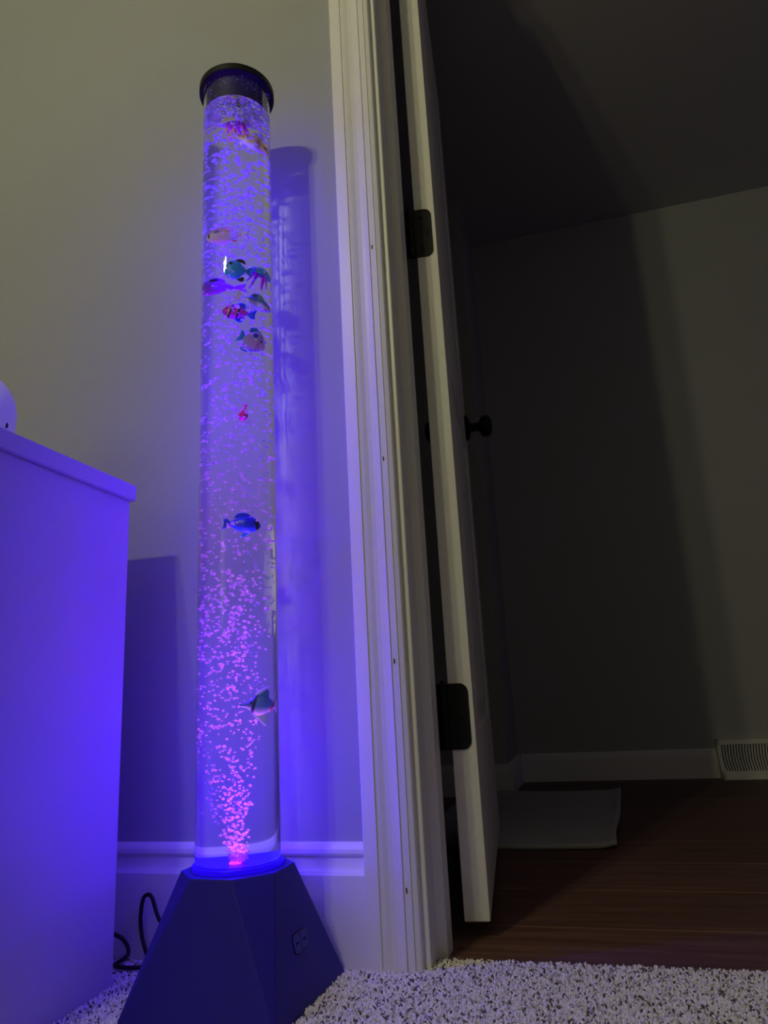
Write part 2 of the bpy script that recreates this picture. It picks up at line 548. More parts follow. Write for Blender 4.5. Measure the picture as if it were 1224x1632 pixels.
# ------------------------------------------------------------------ carpet pile (real tufts, one object)
def carpet():
    x0, x1, y0, y1, sp = -0.74, 0.36, 0.60, 0.987, 0.0027
    nx, ny = int((x1 - x0) / sp), int((y1 - y0) / sp)
    gx, gy = np.meshgrid(x0 + (np.arange(nx) + 0.5) * sp, y0 + (np.arange(ny) + 0.5) * sp)
    px = gx.ravel() + rng.uniform(-0.0014, 0.0014, nx * ny)
    py = gy.ravel() + rng.uniform(-0.0014, 0.0014, nx * ny)
    yl = np.where((px > JX - 0.02) & (px < OPEN_R), 0.986 + 0.002 * np.sin(px * 70), 0.934)
    yl = np.where((px > JX - 0.0) & (px < JX + 0.012), 0.984, yl)
    bx, by = np.abs(px + 0.4225), np.abs(py - 0.8425)
    keep = (py < yl) & ~((bx < 0.0925) & (by < 0.0925)) & ~((px < -0.592) & (py < 0.851))
    px, py = px[keep], py[keep]
    n = len(px)
    clump = 0.5 + 0.5 * np.sin(px * 210 + 2 * np.sin(py * 130)) * np.sin(py * 190 + 1.7 * np.sin(px * 150))
    h = rng.uniform(0.0114, 0.0132, n) + 0.0012 * clump
    wd = rng.uniform(0.0013, 0.0020, n)
    lean = rng.normal(0, 0.0020, (n, 2))
    tone = rng.random(n)
    base = np.where(tone[:, None] < 0.12, np.array([[0.13, 0.11, 0.115]]), np.where(tone[:, None] < 0.24, np.array([[0.50, 0.455, 0.45]]), np.array([[0.88, 0.83, 0.82]])))
    base = base * rng.uniform(0.86, 1.12, (n, 1))
    k = 5
    prof = [(1.0, 0.0), (1.1, 0.6), (1.0, 0.86), (0.55, 0.98)]
    V = np.zeros((n, k * 4 + 1, 3), np.float32)
    ang0 = rng.uniform(0, 6.28, n)
    for j, (rf, hf) in enumerate(prof):
        for i in range(k):
            a = ang0 + 2 * np.pi * i / k
            V[:, j * k + i, 0] = px + lean[:, 0] * hf ** 1.5 + wd * rf * np.cos(a)
            V[:, j * k + i, 1] = py + lean[:, 1] * hf ** 1.5 + wd * rf * np.sin(a)
            V[:, j * k + i, 2] = -0.0125 + h * hf
    V[:, -1, 0] = px + lean[:, 0]
    V[:, -1, 1] = py + lean[:, 1]
    V[:, -1, 2] = -0.0125 + h
    quads = []
    for j in range(3):
        for i in range(k):
            quads.append((j * k + i, j * k + (i + 1) % k, (j + 1) * k + (i + 1) % k, (j + 1) * k + i))
    tris = [(3 * k + i, 3 * k + (i + 1) % k, 4 * k) for i in range(k)]
    nv = k * 4 + 1
    off = (np.arange(n) * nv)[:, None]
    Q = (np.array(quads).reshape(1, -1) + off)          # n x 60
    T = (np.array(tris).reshape(1, -1) + off)
    loops = np.concatenate([Q, T], axis=1).ravel().astype(np.int32)
    cnt = np.tile(np.array([4] * len(quads) + [3] * len(tris), np.int32), n)
    start = np.concatenate([[0], np.cumsum(cnt)[:-1]]).astype(np.int32)
    me = bpy.data.meshes.new('carpet_pile')
    me.vertices.add(n * nv)
    me.vertices.foreach_set('co', V.ravel())
    me.loops.add(len(loops))
    me.loops.foreach_set('vertex_index', loops)
    me.polygons.add(len(cnt))
    me.polygons.foreach_set('loop_start', start)
    me.polygons.foreach_set('loop_total', cnt)
    me.polygons.foreach_set('use_smooth', np.ones(len(cnt), bool))
    me.update(calc_edges=True)
    ca = me.color_attributes.new('yarn', 'FLOAT_COLOR', 'POINT')
    colr = np.ones((n, nv, 4), np.float32)
    colr[:, :, :3] = base[:, None, :]
    ca.data.foreach_set('color', colr.ravel())
    o = link('carpet_pile', me, M['pile'])
    tag(o, 'pale grey speckled carpet pile across the front of the floor', 'carpet', kind='stuff')
carpet()

# ------------------------------------------------------------------ bubble lamp
LX, LY = -0.4225, 0.8425
RT = 0.050
Z_TUBE, Z_WATER, Z_TOP = 0.139, 1.186, 1.232
lamp = empty('bubble_lamp', (0, 0, 0))
tag(lamp, 'tall clear water tube lamp with rising bubbles on a black pyramid base', 'lamp')

def lamp_base():
    bm = bmesh.new()
    a, b, c = 0.0925, 0.0605, 0.0255
    rot = math.radians(-3.0)
    def P(x, y, z):
        return (LX + x * math.cos(rot) - y * math.sin(rot), LY + x * math.sin(rot) + y * math.cos(rot), z)
    zb, zm, zt = -0.0105, 0.0, 0.1345
    corners = [(-1, -1), (1, -1), (1, 1), (-1, 1)]
    low = [bm.verts.new(P(a * x, a * y, zb)) for x, y in corners]
    mid = [bm.verts.new(P(a * x, a * y, zm)) for x, y in corners]
    octo = []
    for i, (x, y) in enumerate(corners):
        # two octagon vertices per corner, ordered anticlockwise
        p, q = (b * x, c * y), (c * x, b * y)
        if i % 2 == 1:
            p, q = q, p
        octo.append((bm.verts.new(P(*p, zt)), bm.verts.new(P(*q, zt))))
    bm.faces.new(low[::-1])
    for i in range(4):
        j = (i + 1) % 4
        bm.faces.new((low[i], low[j], mid[j], mid[i]))
        bm.faces.new((mid[i], mid[j], octo[j][0], octo[i][1]))     # flat face
        bm.faces.new((mid[i], octo[i][1], octo[i][0]))             # corner facet
    bm.faces.new([v for pr in octo for v in pr])
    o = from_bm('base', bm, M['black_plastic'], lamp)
    bv = o.modifiers.new('bevel', 'BEVEL')
    bv.width = 0.0014
    bv.segments = 2
    bv.limit_method = 'ANGLE'
    # touch buttons on the right-hand face: frame of the face
    e = Vector((math.cos(rot), math.sin(rot), 0))                  # outward (x) direction
    t = Vector((-math.sin(rot), math.cos(rot), 0))                 # along the face (away from viewer)
    upv = (Vector((0, 0, zt)) - e * (a - b)).normalized()
    nrm = t.cross(upv).normalized()
    if nrm.dot(e) < 0: nrm = -nrm
    org = Vector((LX, LY, 0)) + e * a
    def face_pt(s, h, d=0.0):
        return org + t * s + upv * h + nrm * d
    def plate(name, s0, s1, h0, h1, r, d0, d1, mat, parent, rc=(1, 1, 1, 1)):
        pts = []
        for (cx, cy, a0, on) in ((s1 - r, h1 - r, 0, rc[0]), (s0 + r, h1 - r, 90, rc[1]), (s0 + r, h0 + r, 180, rc[2]), (s1 - r, h0 + r, 270, rc[3])):
            if on:
                for k in range(6):
                    an = math.radians(a0 + 18 * k)
                    pts.append((cx + r * math.cos(an), cy + r * math.sin(an)))
            else:
                an = math.radians(a0 + 45)
                pts.append((cx + r * math.copysign(1, math.cos(an)), cy + r * math.copysign(1, math.sin(an))))
        bm2 = bmesh.new()
        A = [bm2.verts.new(face_pt(x, y, d0)) for x, y in pts]
        B = [bm2.verts.new(face_pt(x, y, d1)) for x, y in pts]
        n = len(pts)
        for i in range(n):
            bm2.faces.new((A[i], A[(i + 1) % n], B[(i + 1) % n], B[i]))
        bm2.faces.new(A[::-1])
        bm2.faces.new(B)
        return from_bm(name, bm2, mat, parent)
    s0, s1, h0, h1 = -0.019, 0.017, 0.0505, 0.0715
    plate('button_surround', s0, s1, h0, h1, 0.0065, -0.001, 0.00045, M['groove'], o)
    sm = (s0 + s1) / 2
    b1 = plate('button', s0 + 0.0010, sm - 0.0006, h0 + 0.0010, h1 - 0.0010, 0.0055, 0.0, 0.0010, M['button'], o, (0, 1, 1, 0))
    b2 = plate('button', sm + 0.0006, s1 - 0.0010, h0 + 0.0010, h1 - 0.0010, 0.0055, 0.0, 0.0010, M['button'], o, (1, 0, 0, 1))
    # small worn symbols printed on the buttons
    bm2 = bmesh.new()
    for cx in ((s0 + sm) / 2, (sm + s1) / 2):
        for dx, wdt in ((-0.0032, 0.0016), (-0.0007, 0.0016), (0.0018, 0.0016)):
            vs = [bm2.verts.new(face_pt(cx + dx + u * wdt, (h0 + h1) / 2 + v * 0.0026, dd)) for dd in (0.0009, 0.0012) for u, v in ((0, -0.5), (1, -0.5), (1, 0.5), (0, 0.5))]
            for f in ((0, 1, 2, 3), (7, 6, 5, 4), (0, 4, 5, 1), (1, 5, 6, 2), (2, 6, 7, 3), (3, 7, 4, 0)):
                bm2.faces.new([vs[i] for i in f])
    from_bm('button_print', bm2, M['groove'], o)
    return o
lamp_base()

# blue-lit ring at the foot of the tube, with the pink light in the middle
bm = bmesh.new()
add_lathe(bm, [(0, 0.1348), (0.0528, 0.1348), (0.0532, 0.1362), (0.0532, 0.1392), (0.0525, 0.1405), (0.0500, 0.1412), (0.0494, 0.1392), (0, 0.1388)], LX, LY, 72)
ring = from_bm('light_ring', bm, M['ring'], lamp, smooth=False)
ring['label'] = 'glowing blue ring at the foot of the tube'
bm = bmesh.new()
add_lathe(bm, [(0, 0.1440), (0.0050, 0.1440), (0.0058, 0.1432), (0.0058, 0.1414)], LX + 0.004, LY - 0.014, 24)
led = from_bm('light_outlet', bm, M['led'], lamp, smooth=False)
led['label'] = 'pink glowing bubble outlet'

bm = bmesh.new()
add_lathe(bm, [(0, 0.1422), (0.0484, 0.1422), (0.0488, 0.1419), (0.0488, 0.1410), (0, 0.1410)], LX, LY, 72)
lf = from_bm('lit_floor', bm, M['ring'], lamp)
lf['label'] = 'glowing blue floor inside the tube'

# clear tube: outer surface plus the air space above the water (tube and water read as one clear body)
bm = bmesh.new()
NS = 128
zb = 0.1402
add_lathe(bm, [(0, zb), (RT - 0.001, zb), (RT, zb + 0.001)], LX, LY, NS)
add_lathe(bm, [(RT, zb + 0.001), (RT, 0.4), (RT, 0.7), (RT, 1.0), (RT, Z_TOP - 0.004)], LX, LY, NS)
add_lathe(bm, [(RT, Z_TOP - 0.004), (RT - 0.0028, Z_TOP - 0.004)], LX, LY, NS)
add_lathe(bm, [(RT - 0.0028, Z_TOP - 0.004), (RT - 0.0028, Z_WATER)], LX, LY, NS)
bmesh.ops.remove_doubles(bm, verts=bm.verts, dist=1e-6)
bm.normal_update()
for f in bm.faces:
    c = f.calc_center_median()
    rad = Vector((c.x - LX, c.y - LY, 0))
    n = f.normal
    if abs(n.z) > 0.7:
        want = Vector((0, 0, -1)) if c.z < 0.3 else Vector((0, 0, 1))
    elif rad.length > RT - 0.0015 or c.z < 0.3:
        want = rad
    else:
        want = -rad
    if n.dot(want) < 0:
        f.normal_flip()
tube = from_bm('tube', bm, M['tube'], lamp, smooth=True, recalc=False)
tube['label'] = 'clear tube filled with water'
sm = tube.data.attributes.new('sharp_edge', 'BOOLEAN', 'EDGE')
vals = []
for e in tube.data.edges:
    a, b = (tube.data.vertices[i].co for i in e.vertices)
    flat = abs(a.z - b.z) < 1e-6
    vals.append(flat and (a.z > 1.1 or a.z < zb + 0.002))
sm.data.foreach_set('value', vals)
tube.cycles.is_caustics_caster = True
# water surface: gently rippled disc meeting the tube's inner wall
bm = bmesh.new()
nr, na = 14, NS
rings = [[bm.verts.new((LX, LY, Z_WATER + 0.0004))]]
for i in range(1, nr + 1):
    r = (RT - 0.0028) * i / nr
    rings.append([bm.verts.new((LX + r * math.cos(2 * math.pi * k / na), LY + r * math.sin(2 * math.pi * k / na),
                  Z_WATER + (0.0 if i == nr else 0.0007 * math.sin(6 * k * 2 * math.pi / na + i) * math.sin(i * 0.9)))) for k in range(na)])
for i in range(nr):
    for k in range(na):
        j = (k + 1) % na
        if i == 0: bm.faces.new((rings[0][0], rings[1][k], rings[1][j]))
        else: bm.faces.new((rings[i][k], rings[i + 1][k], rings[i + 1][j], rings[i][j]))
bm.normal_update()
for f in bm.faces:
    if f.normal.z < 0: f.normal_flip()
water = from_bm('water_surface', bm, M['watertop'], lamp, smooth=True, recalc=False)

# cap
bm = bmesh.new()
zc0, zc1, rc = 1.2245, 1.2375, 0.0565
add_lathe(bm, [(RT + 0.0006, zc0), (rc - 0.001, zc0), (rc, zc0 + 0.001), (rc, zc1 - 0.0025), (rc - 0.0025, zc1), (0, zc1), ], LX, LY, 96)
add_lathe(bm, [(RT + 0.0006, zc0), (RT + 0.0006, Z_TOP - 0.001), (0, Z_TOP - 0.001)], LX, LY, 96)
bmesh.ops.remove_doubles(bm, verts=bm.verts, dist=1e-6)
cap = from_bm('cap', bm, M['cap'], lamp, smooth=False)

# ---- bubbles
def ico(sub=1):
    bm = bmesh.new()
    bmesh.ops.create_icosphere(bm, subdivisions=sub, radius=1.0)
    V = np.array([v.co[:] for v in bm.verts], np.float32)
    Fc = np.array([[v.index for v in f.verts] for f in bm.faces], np.int32)
    bm.free()
    return V, Fc
VX = Vector((-0.4225, 0.8425, 0)).normalized()                      # horizontal view direction towards the lamp
RV = Vector((VX.y, -VX.x, 0))                                       # rightwards across it
def bubble_cloud():
    B = []
    # narrow fountain at the foot
    for _ in range(760):
        t = random.random() ** 1.7
        z = 0.1445 + 0.33 * t
        spread = 0.0085 + 0.026 * min(1, t * 2.4)
        a, r = random.random() * 6.283, spread * math.sqrt(random.random())
        x = 0.001 - 0.011 * min(1, t * 4.0) + r * math.cos(a)
        y = -0.012 + 0.008 * min(1, t * 2) + r * math.sin(a)
        B.append((x, y, z, random.uniform(0.0011, 0.0023)))
    # the body of the tube
    for _ in range(1700):
        t = random.random() ** 0.85
        z = 0.33 + (Z_WATER - 0.345) * t
        a, r = random.random() * 6.283, 0.0458 * math.sqrt(random.random()) * min(1.0, 0.66 + 0.8 * t)
        x = r * math.cos(a) - 0.006 * (1 - min(1, t * 3))
        y = r * math.sin(a)
        B.append((x, y, z, random.uniform(0.0011, 0.0024) * (1 + 0.45 * t)))
    # the leftmost strand near the wall of the tube, low down
    for _ in range(90):
        z = random.uniform(0.19, 0.6)
        a = random.uniform(2.4, 4.2)
        r = random.uniform(0.034, 0.045)
        B.append((r * math.cos(a), r * math.sin(a), z, random.uniform(0.0010, 0.0017)))
    # froth lying under the water surface
    for _ in range(200):
        a, r = random.random() * 6.283, 0.0455 * random.random() ** 0.35
        s = random.uniform(0.0012, 0.0034)
        B.append((r * math.cos(a), r * math.sin(a), Z_WATER - s * 1.05 - 0.002 * random.random(), s))
    return B
cloud = bubble_cloud()
cloud.sort(key=lambda b: -b[3] * (1.0 if b[1] < 0.02 else 0.8))
Vi, Fi = ico(2)
big_me = bpy.data.meshes.new('bubble')
big_me.from_pydata([tuple(v) for v in Vi], [], [tuple(f) for f in Fi])
big_me.materials.append(M['bubble'])
big_me.polygons.foreach_set('use_smooth', np.ones(len(Fi), bool))
bubbles = []
for x, y, z, s in cloud[:100]:
    o = bpy.data.objects.new('bubble', big_me)
    o.location = (LX + x * RV.x + y * VX.x, LY + x * RV.y + y * VX.y, z)
    fl = random.uniform(0.55, 0.9)
    o.scale = (s, s, s * fl)
    o.rotation_euler = (random.uniform(-0.5, 0.5), random.uniform(-0.5, 0.5), random.random() * 3)
    C.objects.link(o)
    o.parent = lamp
    bubbles.append(o)
Vi, Fi = ico(1)
rest = cloud[100:]
n = len(rest)
VV = np.zeros((n, len(Vi), 3), np.float32)
for i, (x, y, z, s) in enumerate(rest):
    rm = np.array(Matrix.Rotation(random.uniform(-0.5, 0.5), 3, 'X') @ Matrix.Rotation(random.uniform(-0.5, 0.5), 3, 'Y'))
    VV[i] = (Vi * np.array([s, s, s * random.uniform(0.55, 0.95)])) @ rm.T + np.array([LX + x * RV.x + y * VX.x, LY + x * RV.y + y * VX.y, z])
FF = (Fi[None] + (np.arange(n) * len(Vi))[:, None, None]).reshape(-1, 3)
me = bpy.data.meshes.new('bubble_stream')
me.from_pydata(VV.reshape(-1, 3).tolist(), [], FF.tolist())
me.polygons.foreach_set('use_smooth', np.ones(len(FF), bool))
stream = link('bubble_stream', me, M['bubble'], lamp)
tag(stream, kind='stuff')
# droplets on the tube wall above the water
bm = bmesh.new()
for _ in range(130):
    a = random.random() * 6.283
    z = random.uniform(Z_WATER + 0.004, Z_TOP - 0.008)
    s = random.uniform(0.0003, 0.0008)
    bmesh.ops.create_icosphere(bm, subdivisions=1, radius=s, matrix=Matrix.Translation((LX + (RT - 0.0031) * math.cos(a), LY + (RT - 0.0031) * math.sin(a), z)))
M['drop'] = plain('pale_droplet', (0.75, 0.75, 0.8), 0.2, 0.5, bump=0.01)
tag(from_bm('droplets', bm, M['drop'], lamp, smooth=True), kind='stuff')

# power cord, from under the base, looping by the baseboard and away behind the dresser
bm = bmesh.new()
pts = [(-0.50, 0.905, 0.02), (-0.545, 0.917, 0.022), (-0.574, 0.920, 0.053), (-0.5855, 0.921, 0.077), (-0.593, 0.922, 0.0815), (-0.600, 0.922, 0.076), (-0.603, 0.922, 0.055), (-0.600, 0.921, 0.034),
       (-0.588, 0.915, 0.014), (-0.575, 0.905, 0.006), (-0.585, 0.899, 0.004), (-0.604, 0.895, 0.004), (-0.621, 0.8985, 0.004), (-0.6275, 0.9055, 0.004), (-0.6255, 0.916, 0.005), (-0.622, 0.925, 0.010),
       (-0.627, 0.928, 0.020), (-0.640, 0.930, 0.028), (-0.665, 0.930, 0.032), (-0.72, 0.929, 0.02), (-0.80, 0.925, 0.004)]
add_tube(bm, catmull(pts, 8), 0.0026, 10)
cord = from_bm('power_cord', bm, M['cord'], lamp, smooth=True)
cord['label'] = 'thin black power cord looping beside the base'

# ---- the lamp's own light: a glowing column inside the water and the pink jet light at its foot
lights = []
NB = 34
for i in range(NB):
    t = i / (NB - 1)
    z = 0.155 + t * (Z_WATER - 0.175)
    pw = BLUE_W * (1.15 * math.exp(-1.7 * t) + 0.24 + (0.35 if t > 0.93 else 0.0))
    lights.append(point('lamp_glow', (LX, LY, z), BLUE, pw, 0.0))
for z, pw, cone in ((0.1460, 0.004, 120), (0.1455, 0.17, 40), (0.1455, 0.13, 15), (0.30, 0.06, 17), (0.43, 0.035, 17)):
    l = bpy.data.lights.new('lamp_jet_light', 'SPOT')
    l.color = PINK
    l.energy = pw * 10 * PINK_W
    l.spot_size = math.radians(cone)
    l.spot_blend = 0.8
    l.shadow_soft_size = 0.0
    o = bpy.data.objects.new('lamp_jet_light', l)
    o.location = (LX + 0.002, LY - 0.004, z)
    o.rotation_euler = (math.pi, 0, 0)
    C.objects.link(o)
    lights.append(o)
for o in lights:
    o.parent = lamp
# clear acrylic, water and air bubbles let the lamp's light out
clear = bpy.data.collections.new('clear_parts')
for o in [tube, water, stream] + bubbles:
    clear.objects.link(o)
for co in clear.collection_objects:
    co.light_linking.link_state = 'EXCLUDE'
for o in lights:
    o.light_linking.blocker_collection = clear
air = bpy.data.collections.new('air_bubbles')
for o in [stream] + bubbles:
    air.objects.link(o)
for co in air.collection_objects:
    co.light_linking.link_state = 'EXCLUDE'
for o in (key_a, key_b):
    o.light_linking.blocker_collection = air

# ------------------------------------------------------------------ toy fish in the tube
def fish_paint(name, stops, axis='z', stripes=None, rough=0.35, belly=None):
    """object-space colour bands: stops=[(pos,color)] along an axis in -1..1 of half size; stripes=[(x0,x1,color)] along x."""
    mt, nt, b, out = new_mat(name)
    tc = nt.nodes.new('ShaderNodeTexCoord')
    sep = nt.nodes.new('ShaderNodeSeparateXYZ')
    nt.links.new(tc.outputs['Generated'], sep.inputs[0])
    r = nt.nodes.new('ShaderNodeValToRGB')
    els = r.color_ramp.elements
    els[0].position, els[0].color = stops[0][0], (*stops[0][1], 1)
    els[1].position, els[1].color = stops[-1][0], (*stops[-1][1], 1)
    for p, c in stops[1:-1]:
        e = els.new(p)
        e.color = (*c, 1)
    nt.links.new(sep.outputs[{'x': 0, 'y': 1, 'z': 2}[axis]], r.inputs['Fac'])
    cur = r.outputs['Color']
    if stripes:
        wob = nt.nodes.new('ShaderNodeMath')          # slightly bowed stripes
        wob.operation = 'MULTIPLY_ADD'
        wob.inputs[1].default_value = 0.12
        nt.links.new(sep.outputs[2], wob.inputs[0])
        nt.links.new(sep.outputs[0], wob.inputs[2])
        for s0, s1, c in stripes:
            rr = nt.nodes.new('ShaderNodeValToRGB')
            rr.color_ramp.interpolation = 'CONSTANT'
            e = rr.color_ramp.elements
            e[0].position, e[0].color = 0.0, (0, 0, 0, 1)
            e[1].position, e[1].color = s0, (1, 1, 1, 1)
            q = e.new(s1)
            q.color = (0, 0, 0, 1)
            nt.links.new(wob.outputs[0], rr.inputs['Fac'])
            mx = nt.nodes.new('ShaderNodeMix')
            mx.data_type = 'RGBA'
            nt.links.new(rr.outputs['Color'], mx.inputs[0])
            nt.links.new(cur, mx.inputs[6])
            mx.inputs[7].default_value = (*c, 1)
            cur = mx.outputs[2]
    nt.links.new(cur, b.inputs['Base Color'])
    b.inputs['Roughness'].default_value = rough
    return mt

def flat(name, col):
    return plain(name, col, 0.35, 0.5, bump=0.01)
BLACK = flat('toy_black', (0.01, 0.01, 0.012))
WHITE = flat('toy_white', (0.8, 0.78, 0.72))

class Fish:
    """local +x = nose, +z = back; real size in metres"""
    def __init__(self, name, loc, facing, tilt, label, cat='fish', twist=0.0):
        self.root = empty(name, loc)
        tag(self.root, label, cat, 'toy sea creatures in the tube')
        h = RV * (1 if facing == 'right' else -1)
        h = (h * math.cos(twist) + VX * math.sin(twist)).normalized()
        X = (h * math.cos(tilt) + Vector((0, 0, 1)) * math.sin(tilt)).normalized()
        Y = Vector((0, 0, 1)).cross(h).normalized()
        Z = X.cross(Y).normalized()
        mt = Matrix((X, Y, Z)).transposed().to_4x4()
        mt.translation = Vector(loc)
        self.root.matrix_world = mt
        self.root.rotation_mode = 'XYZ'
    def body(self, L, H, W, mat, shape=None, seg=18):
        """shape = [(t, half height factor, half width factor, z offset factor)] from nose t=1 to tail t=-1."""
        shape = shape or [(1.0, 0.02, 0.02, 0.0), (0.93, 0.26, 0.30, 0.0), (0.78, 0.55, 0.62, 0.02), (0.52, 0.86, 0.92, 0.02), (0.2, 1.0, 1.0, 0.0), (-0.15, 0.93, 0.9, 0.0), (-0.5, 0.66, 0.62, 0.0), (-0.78, 0.35, 0.34, 0.0), (-0.95, 0.19, 0.2, 0.0), (-1.0, 0.10, 0.1, 0.0)]
        bm = bmesh.new()
        rings = []
        for t, hf, wf, zo in shape:
            rings.append([bm.verts.new((t * L / 2, W / 2 * wf * math.cos(2 * math.pi * k / seg), H / 2 * (zo + hf * math.sin(2 * math.pi * k / seg)))) for k in range(seg)])
        for a, b in zip(rings[:-1], rings[1:]):
            for k in range(seg):
                bm.faces.new((a[k], a[(k + 1) % seg], b[(k + 1) % seg], b[k]))
        bm.faces.new(rings[0])
        bm.faces.new(rings[-1][::-1])
        o = from_bm('body', bm, mat, self.root, smooth=True)
        ss = o.modifiers.new('subsurf', 'SUBSURF')
        ss.levels = ss.render_levels = 1
        self.b = o
        return o
    def plate(self, name, pts, th, mat, y=0.0, spl=4):
        """fin: rounded outline pts (x,z), thickness th tapering to the rim"""
        P = catmull([(p[0], 0, p[1]) for p in pts] + [(pts[0][0], 0, pts[0][1])], spl)[:-1]
        c = sum(P, Vector()) / len(P)
        bm = bmesh.new()
        rim = [bm.verts.new((p.x, y, p.z)) for p in P]
        inn = {}
        for s in (-1, 1):
            inn[s] = [bm.verts.new((c.x + (p.x - c.x) * 0.82, y + s * th / 2, c.z + (p.z - c.z) * 0.82)) for p in P]
        k = len(P)
        for s in (-1, 1):
            for i in range(k):
                bm.faces.new((rim[i], rim[(i + 1) % k], inn[s][(i + 1) % k], inn[s][i]))
            bm.faces.new(inn[s])
        return from_bm(name, bm, mat, self.root)
    def dot(self, name, x, z, y, r, mat, fx=1.0, fz=1.0, sides=(-1, 1)):
        for s in sides:
            bm = bmesh.new()
            bmesh.ops.create_uvsphere(bm, u_segments=14, v_segments=8, radius=1.0, matrix=Matrix.Translation((x, s * y, z)) @ Matrix.Diagonal((r * fx, r * 0.45, r * fz, 1)))
            from_bm(name, bm, mat, self.root, smooth=True)
    def eye(self, x, z, y, r):
        self.dot('eye', x, z, y, r, BLACK)

# 1 teal round fish facing left
f = Fish('toy_fish', (-0.4162, 0.8233, 0.9073), 'left', 0.08, 'round teal fish with black eye and black-tipped fins facing left')
teal = fish_paint('teal_skin', [(0.0, (0.03, 0.42, 0.55)), (0.5, (0.03, 0.36, 0.40)), (1.0, (0.03, 0.30, 0.30))])
f.body(0.026, 0.031, 0.014, teal, [(1.0, 0.04, 0.04, 0), (0.9, 0.42, 0.4, 0), (0.68, 0.75, 0.75, 0), (0.3, 0.98, 1, 0), (-0.1, 0.98, 0.95, 0), (-0.45, 0.78, 0.75, 0), (-0.72, 0.45, 0.45, 0), (-0.92, 0.2, 0.25, 0), (-1, 0.14, 0.15, 0)])
tt = flat('teal_fin', (0.03, 0.34, 0.36))
f.plate('tail_fin', [(-0.0115, 0.0018), (-0.0165, 0.0065), (-0.0195, 0.0075), (-0.0185, 0.0), (-0.0195, -0.0075), (-0.0165, -0.0065), (-0.0115, -0.0018)], 0.0016, tt)
f.plate('dorsal_fin', [(0.002, 0.0145), (-0.004, 0.018), (-0.0095, 0.0165), (-0.0115, 0.0105), (-0.006, 0.0125)], 0.0014, BLACK)
f.plate('anal_fin', [(-0.003, -0.0145), (-0.008, -0.0175), (-0.0115, -0.015), (-0.0105, -0.0095), (-0.006, -0.012)], 0.0014, BLACK)
f.eye(0.0052, 0.0075, 0.0056, 0.0022)

# 2 cream fish with an orange back, against the left of the tube
f = Fish('toy_fish', (-0.4310, 0.8267, 0.9660), 'left', -0.03, 'cream fish with orange back and blue cheek spot near the top left', twist=0.15)
cream = fish_paint('cream_orange_skin', [(0.0, (0.62, 0.56, 0.52)), (0.52, (0.72, 0.62, 0.48)), (0.66, (0.74, 0.42, 0.20)), (0.9, (0.62, 0.30, 0.14)), (1.0, (0.05, 0.02, 0.02))])
f.body(0.042, 0.027, 0.014, cream)
fin = flat('cream_fin', (0.66, 0.62, 0.42))
f.plate('tail_fin', [(-0.0175, 0.002), (-0.0235, 0.006), (-0.0275, 0.008), (-0.0265, 0.0), (-0.0275, -0.008), (-0.0235, -0.006), (-0.0175, -0.002)], 0.0016, fin)
f.plate('dorsal_fin', [(0.006, 0.0095), (0.0, 0.0135), (-0.008, 0.0125), (-0.011, 0.0075), (-0.002, 0.0085)], 0.0014, flat('orange_fin', (0.66, 0.32, 0.15)))
f.plate('belly_fin', [(0.006, -0.0085), (0.002, -0.0135), (-0.002, -0.0135), (-0.001, -0.0085)], 0.0014, fin)
f.plate('anal_fin', [(-0.006, -0.0075), (-0.011, -0.0105), (-0.0145, -0.0085), (-0.012, -0.0045)], 0.0014, flat('red_fin', (0.6, 0.06, 0.05)))
f.dot('cheek_spot', 0.0075, 0.0045, 0.0054, 0.0030, flat('blue_spot', (0.03, 0.22, 0.45)), 1.3, 0.8)
f.dot('eye', 0.0165, 0.0008, 0.0030, 0.0026, BLACK, 0.8, 1.3)

# 3 jellyfish, teal dome and magenta arms
def jelly(loc, label, dome_cols, arm_col, s, tilt, spots):
    r = empty('toy_jellyfish', loc)
    tag(r, label, 'jellyfish', 'toy sea creatures in the tube')
    bm = bmesh.new()
    prof = []
    for k in range(9):
        a = k / 8 * math.pi / 2
        prof.append((0.0145 * math.sin(a), 0.0125 * math.cos(a)))
    prof += [(0.0155, -0.0015), (0.0150, -0.0028), (0.0125, -0.0015), (0.007, 0.001), (0, 0.0015)]
    add_lathe(bm, prof, 0, 0, 28)
    from_bm('dome', bm, fish_paint('dome_skin', dome_cols), r, smooth=True)
    am = flat('arm_skin', arm_col)
    for k in range(6):
        a = k * math.pi / 3 + 0.3
        cx, cy = math.cos(a), math.sin(a)
        L = 0.020 + 0.004 * ((k * 7) % 3)
        bm = bmesh.new()
        pts = catmull([(0.0065 * cx, 0.0065 * cy, 0.000), (0.0085 * cx, 0.0085 * cy, -L * 0.3), (0.0098 * cx, 0.0098 * cy, -L * 0.62), (0.0125 * cx, 0.0125 * cy, -L)], 5)
        add_tube(bm, pts, [0.0026 * (1 - 0.75 * i / (len(pts) - 1)) for i in range(len(pts))], 8)
        from_bm('arm', bm, am, r, smooth=True)
    if spots:
        for k in range(7):
            a = k * 2 * math.pi / 7
            el = 0.75 if k % 2 else 0.35
            p = Vector((0.0145 * math.cos(el) * math.cos(a), 0.0145 * math.cos(el) * math.sin(a), 0.0125 * math.sin(el)))
            bm = bmesh.new()
            bmesh.ops.create_uvsphere(bm, u_segments=10, v_segments=6, radius=0.0016, matrix=Matrix.Translation(p))
            from_bm('spot', bm, WHITE, r, smooth=True)
    r.scale = (s, s, s)
    r.rotation_euler = (tilt[0], tilt[1], 0.4)
    return r
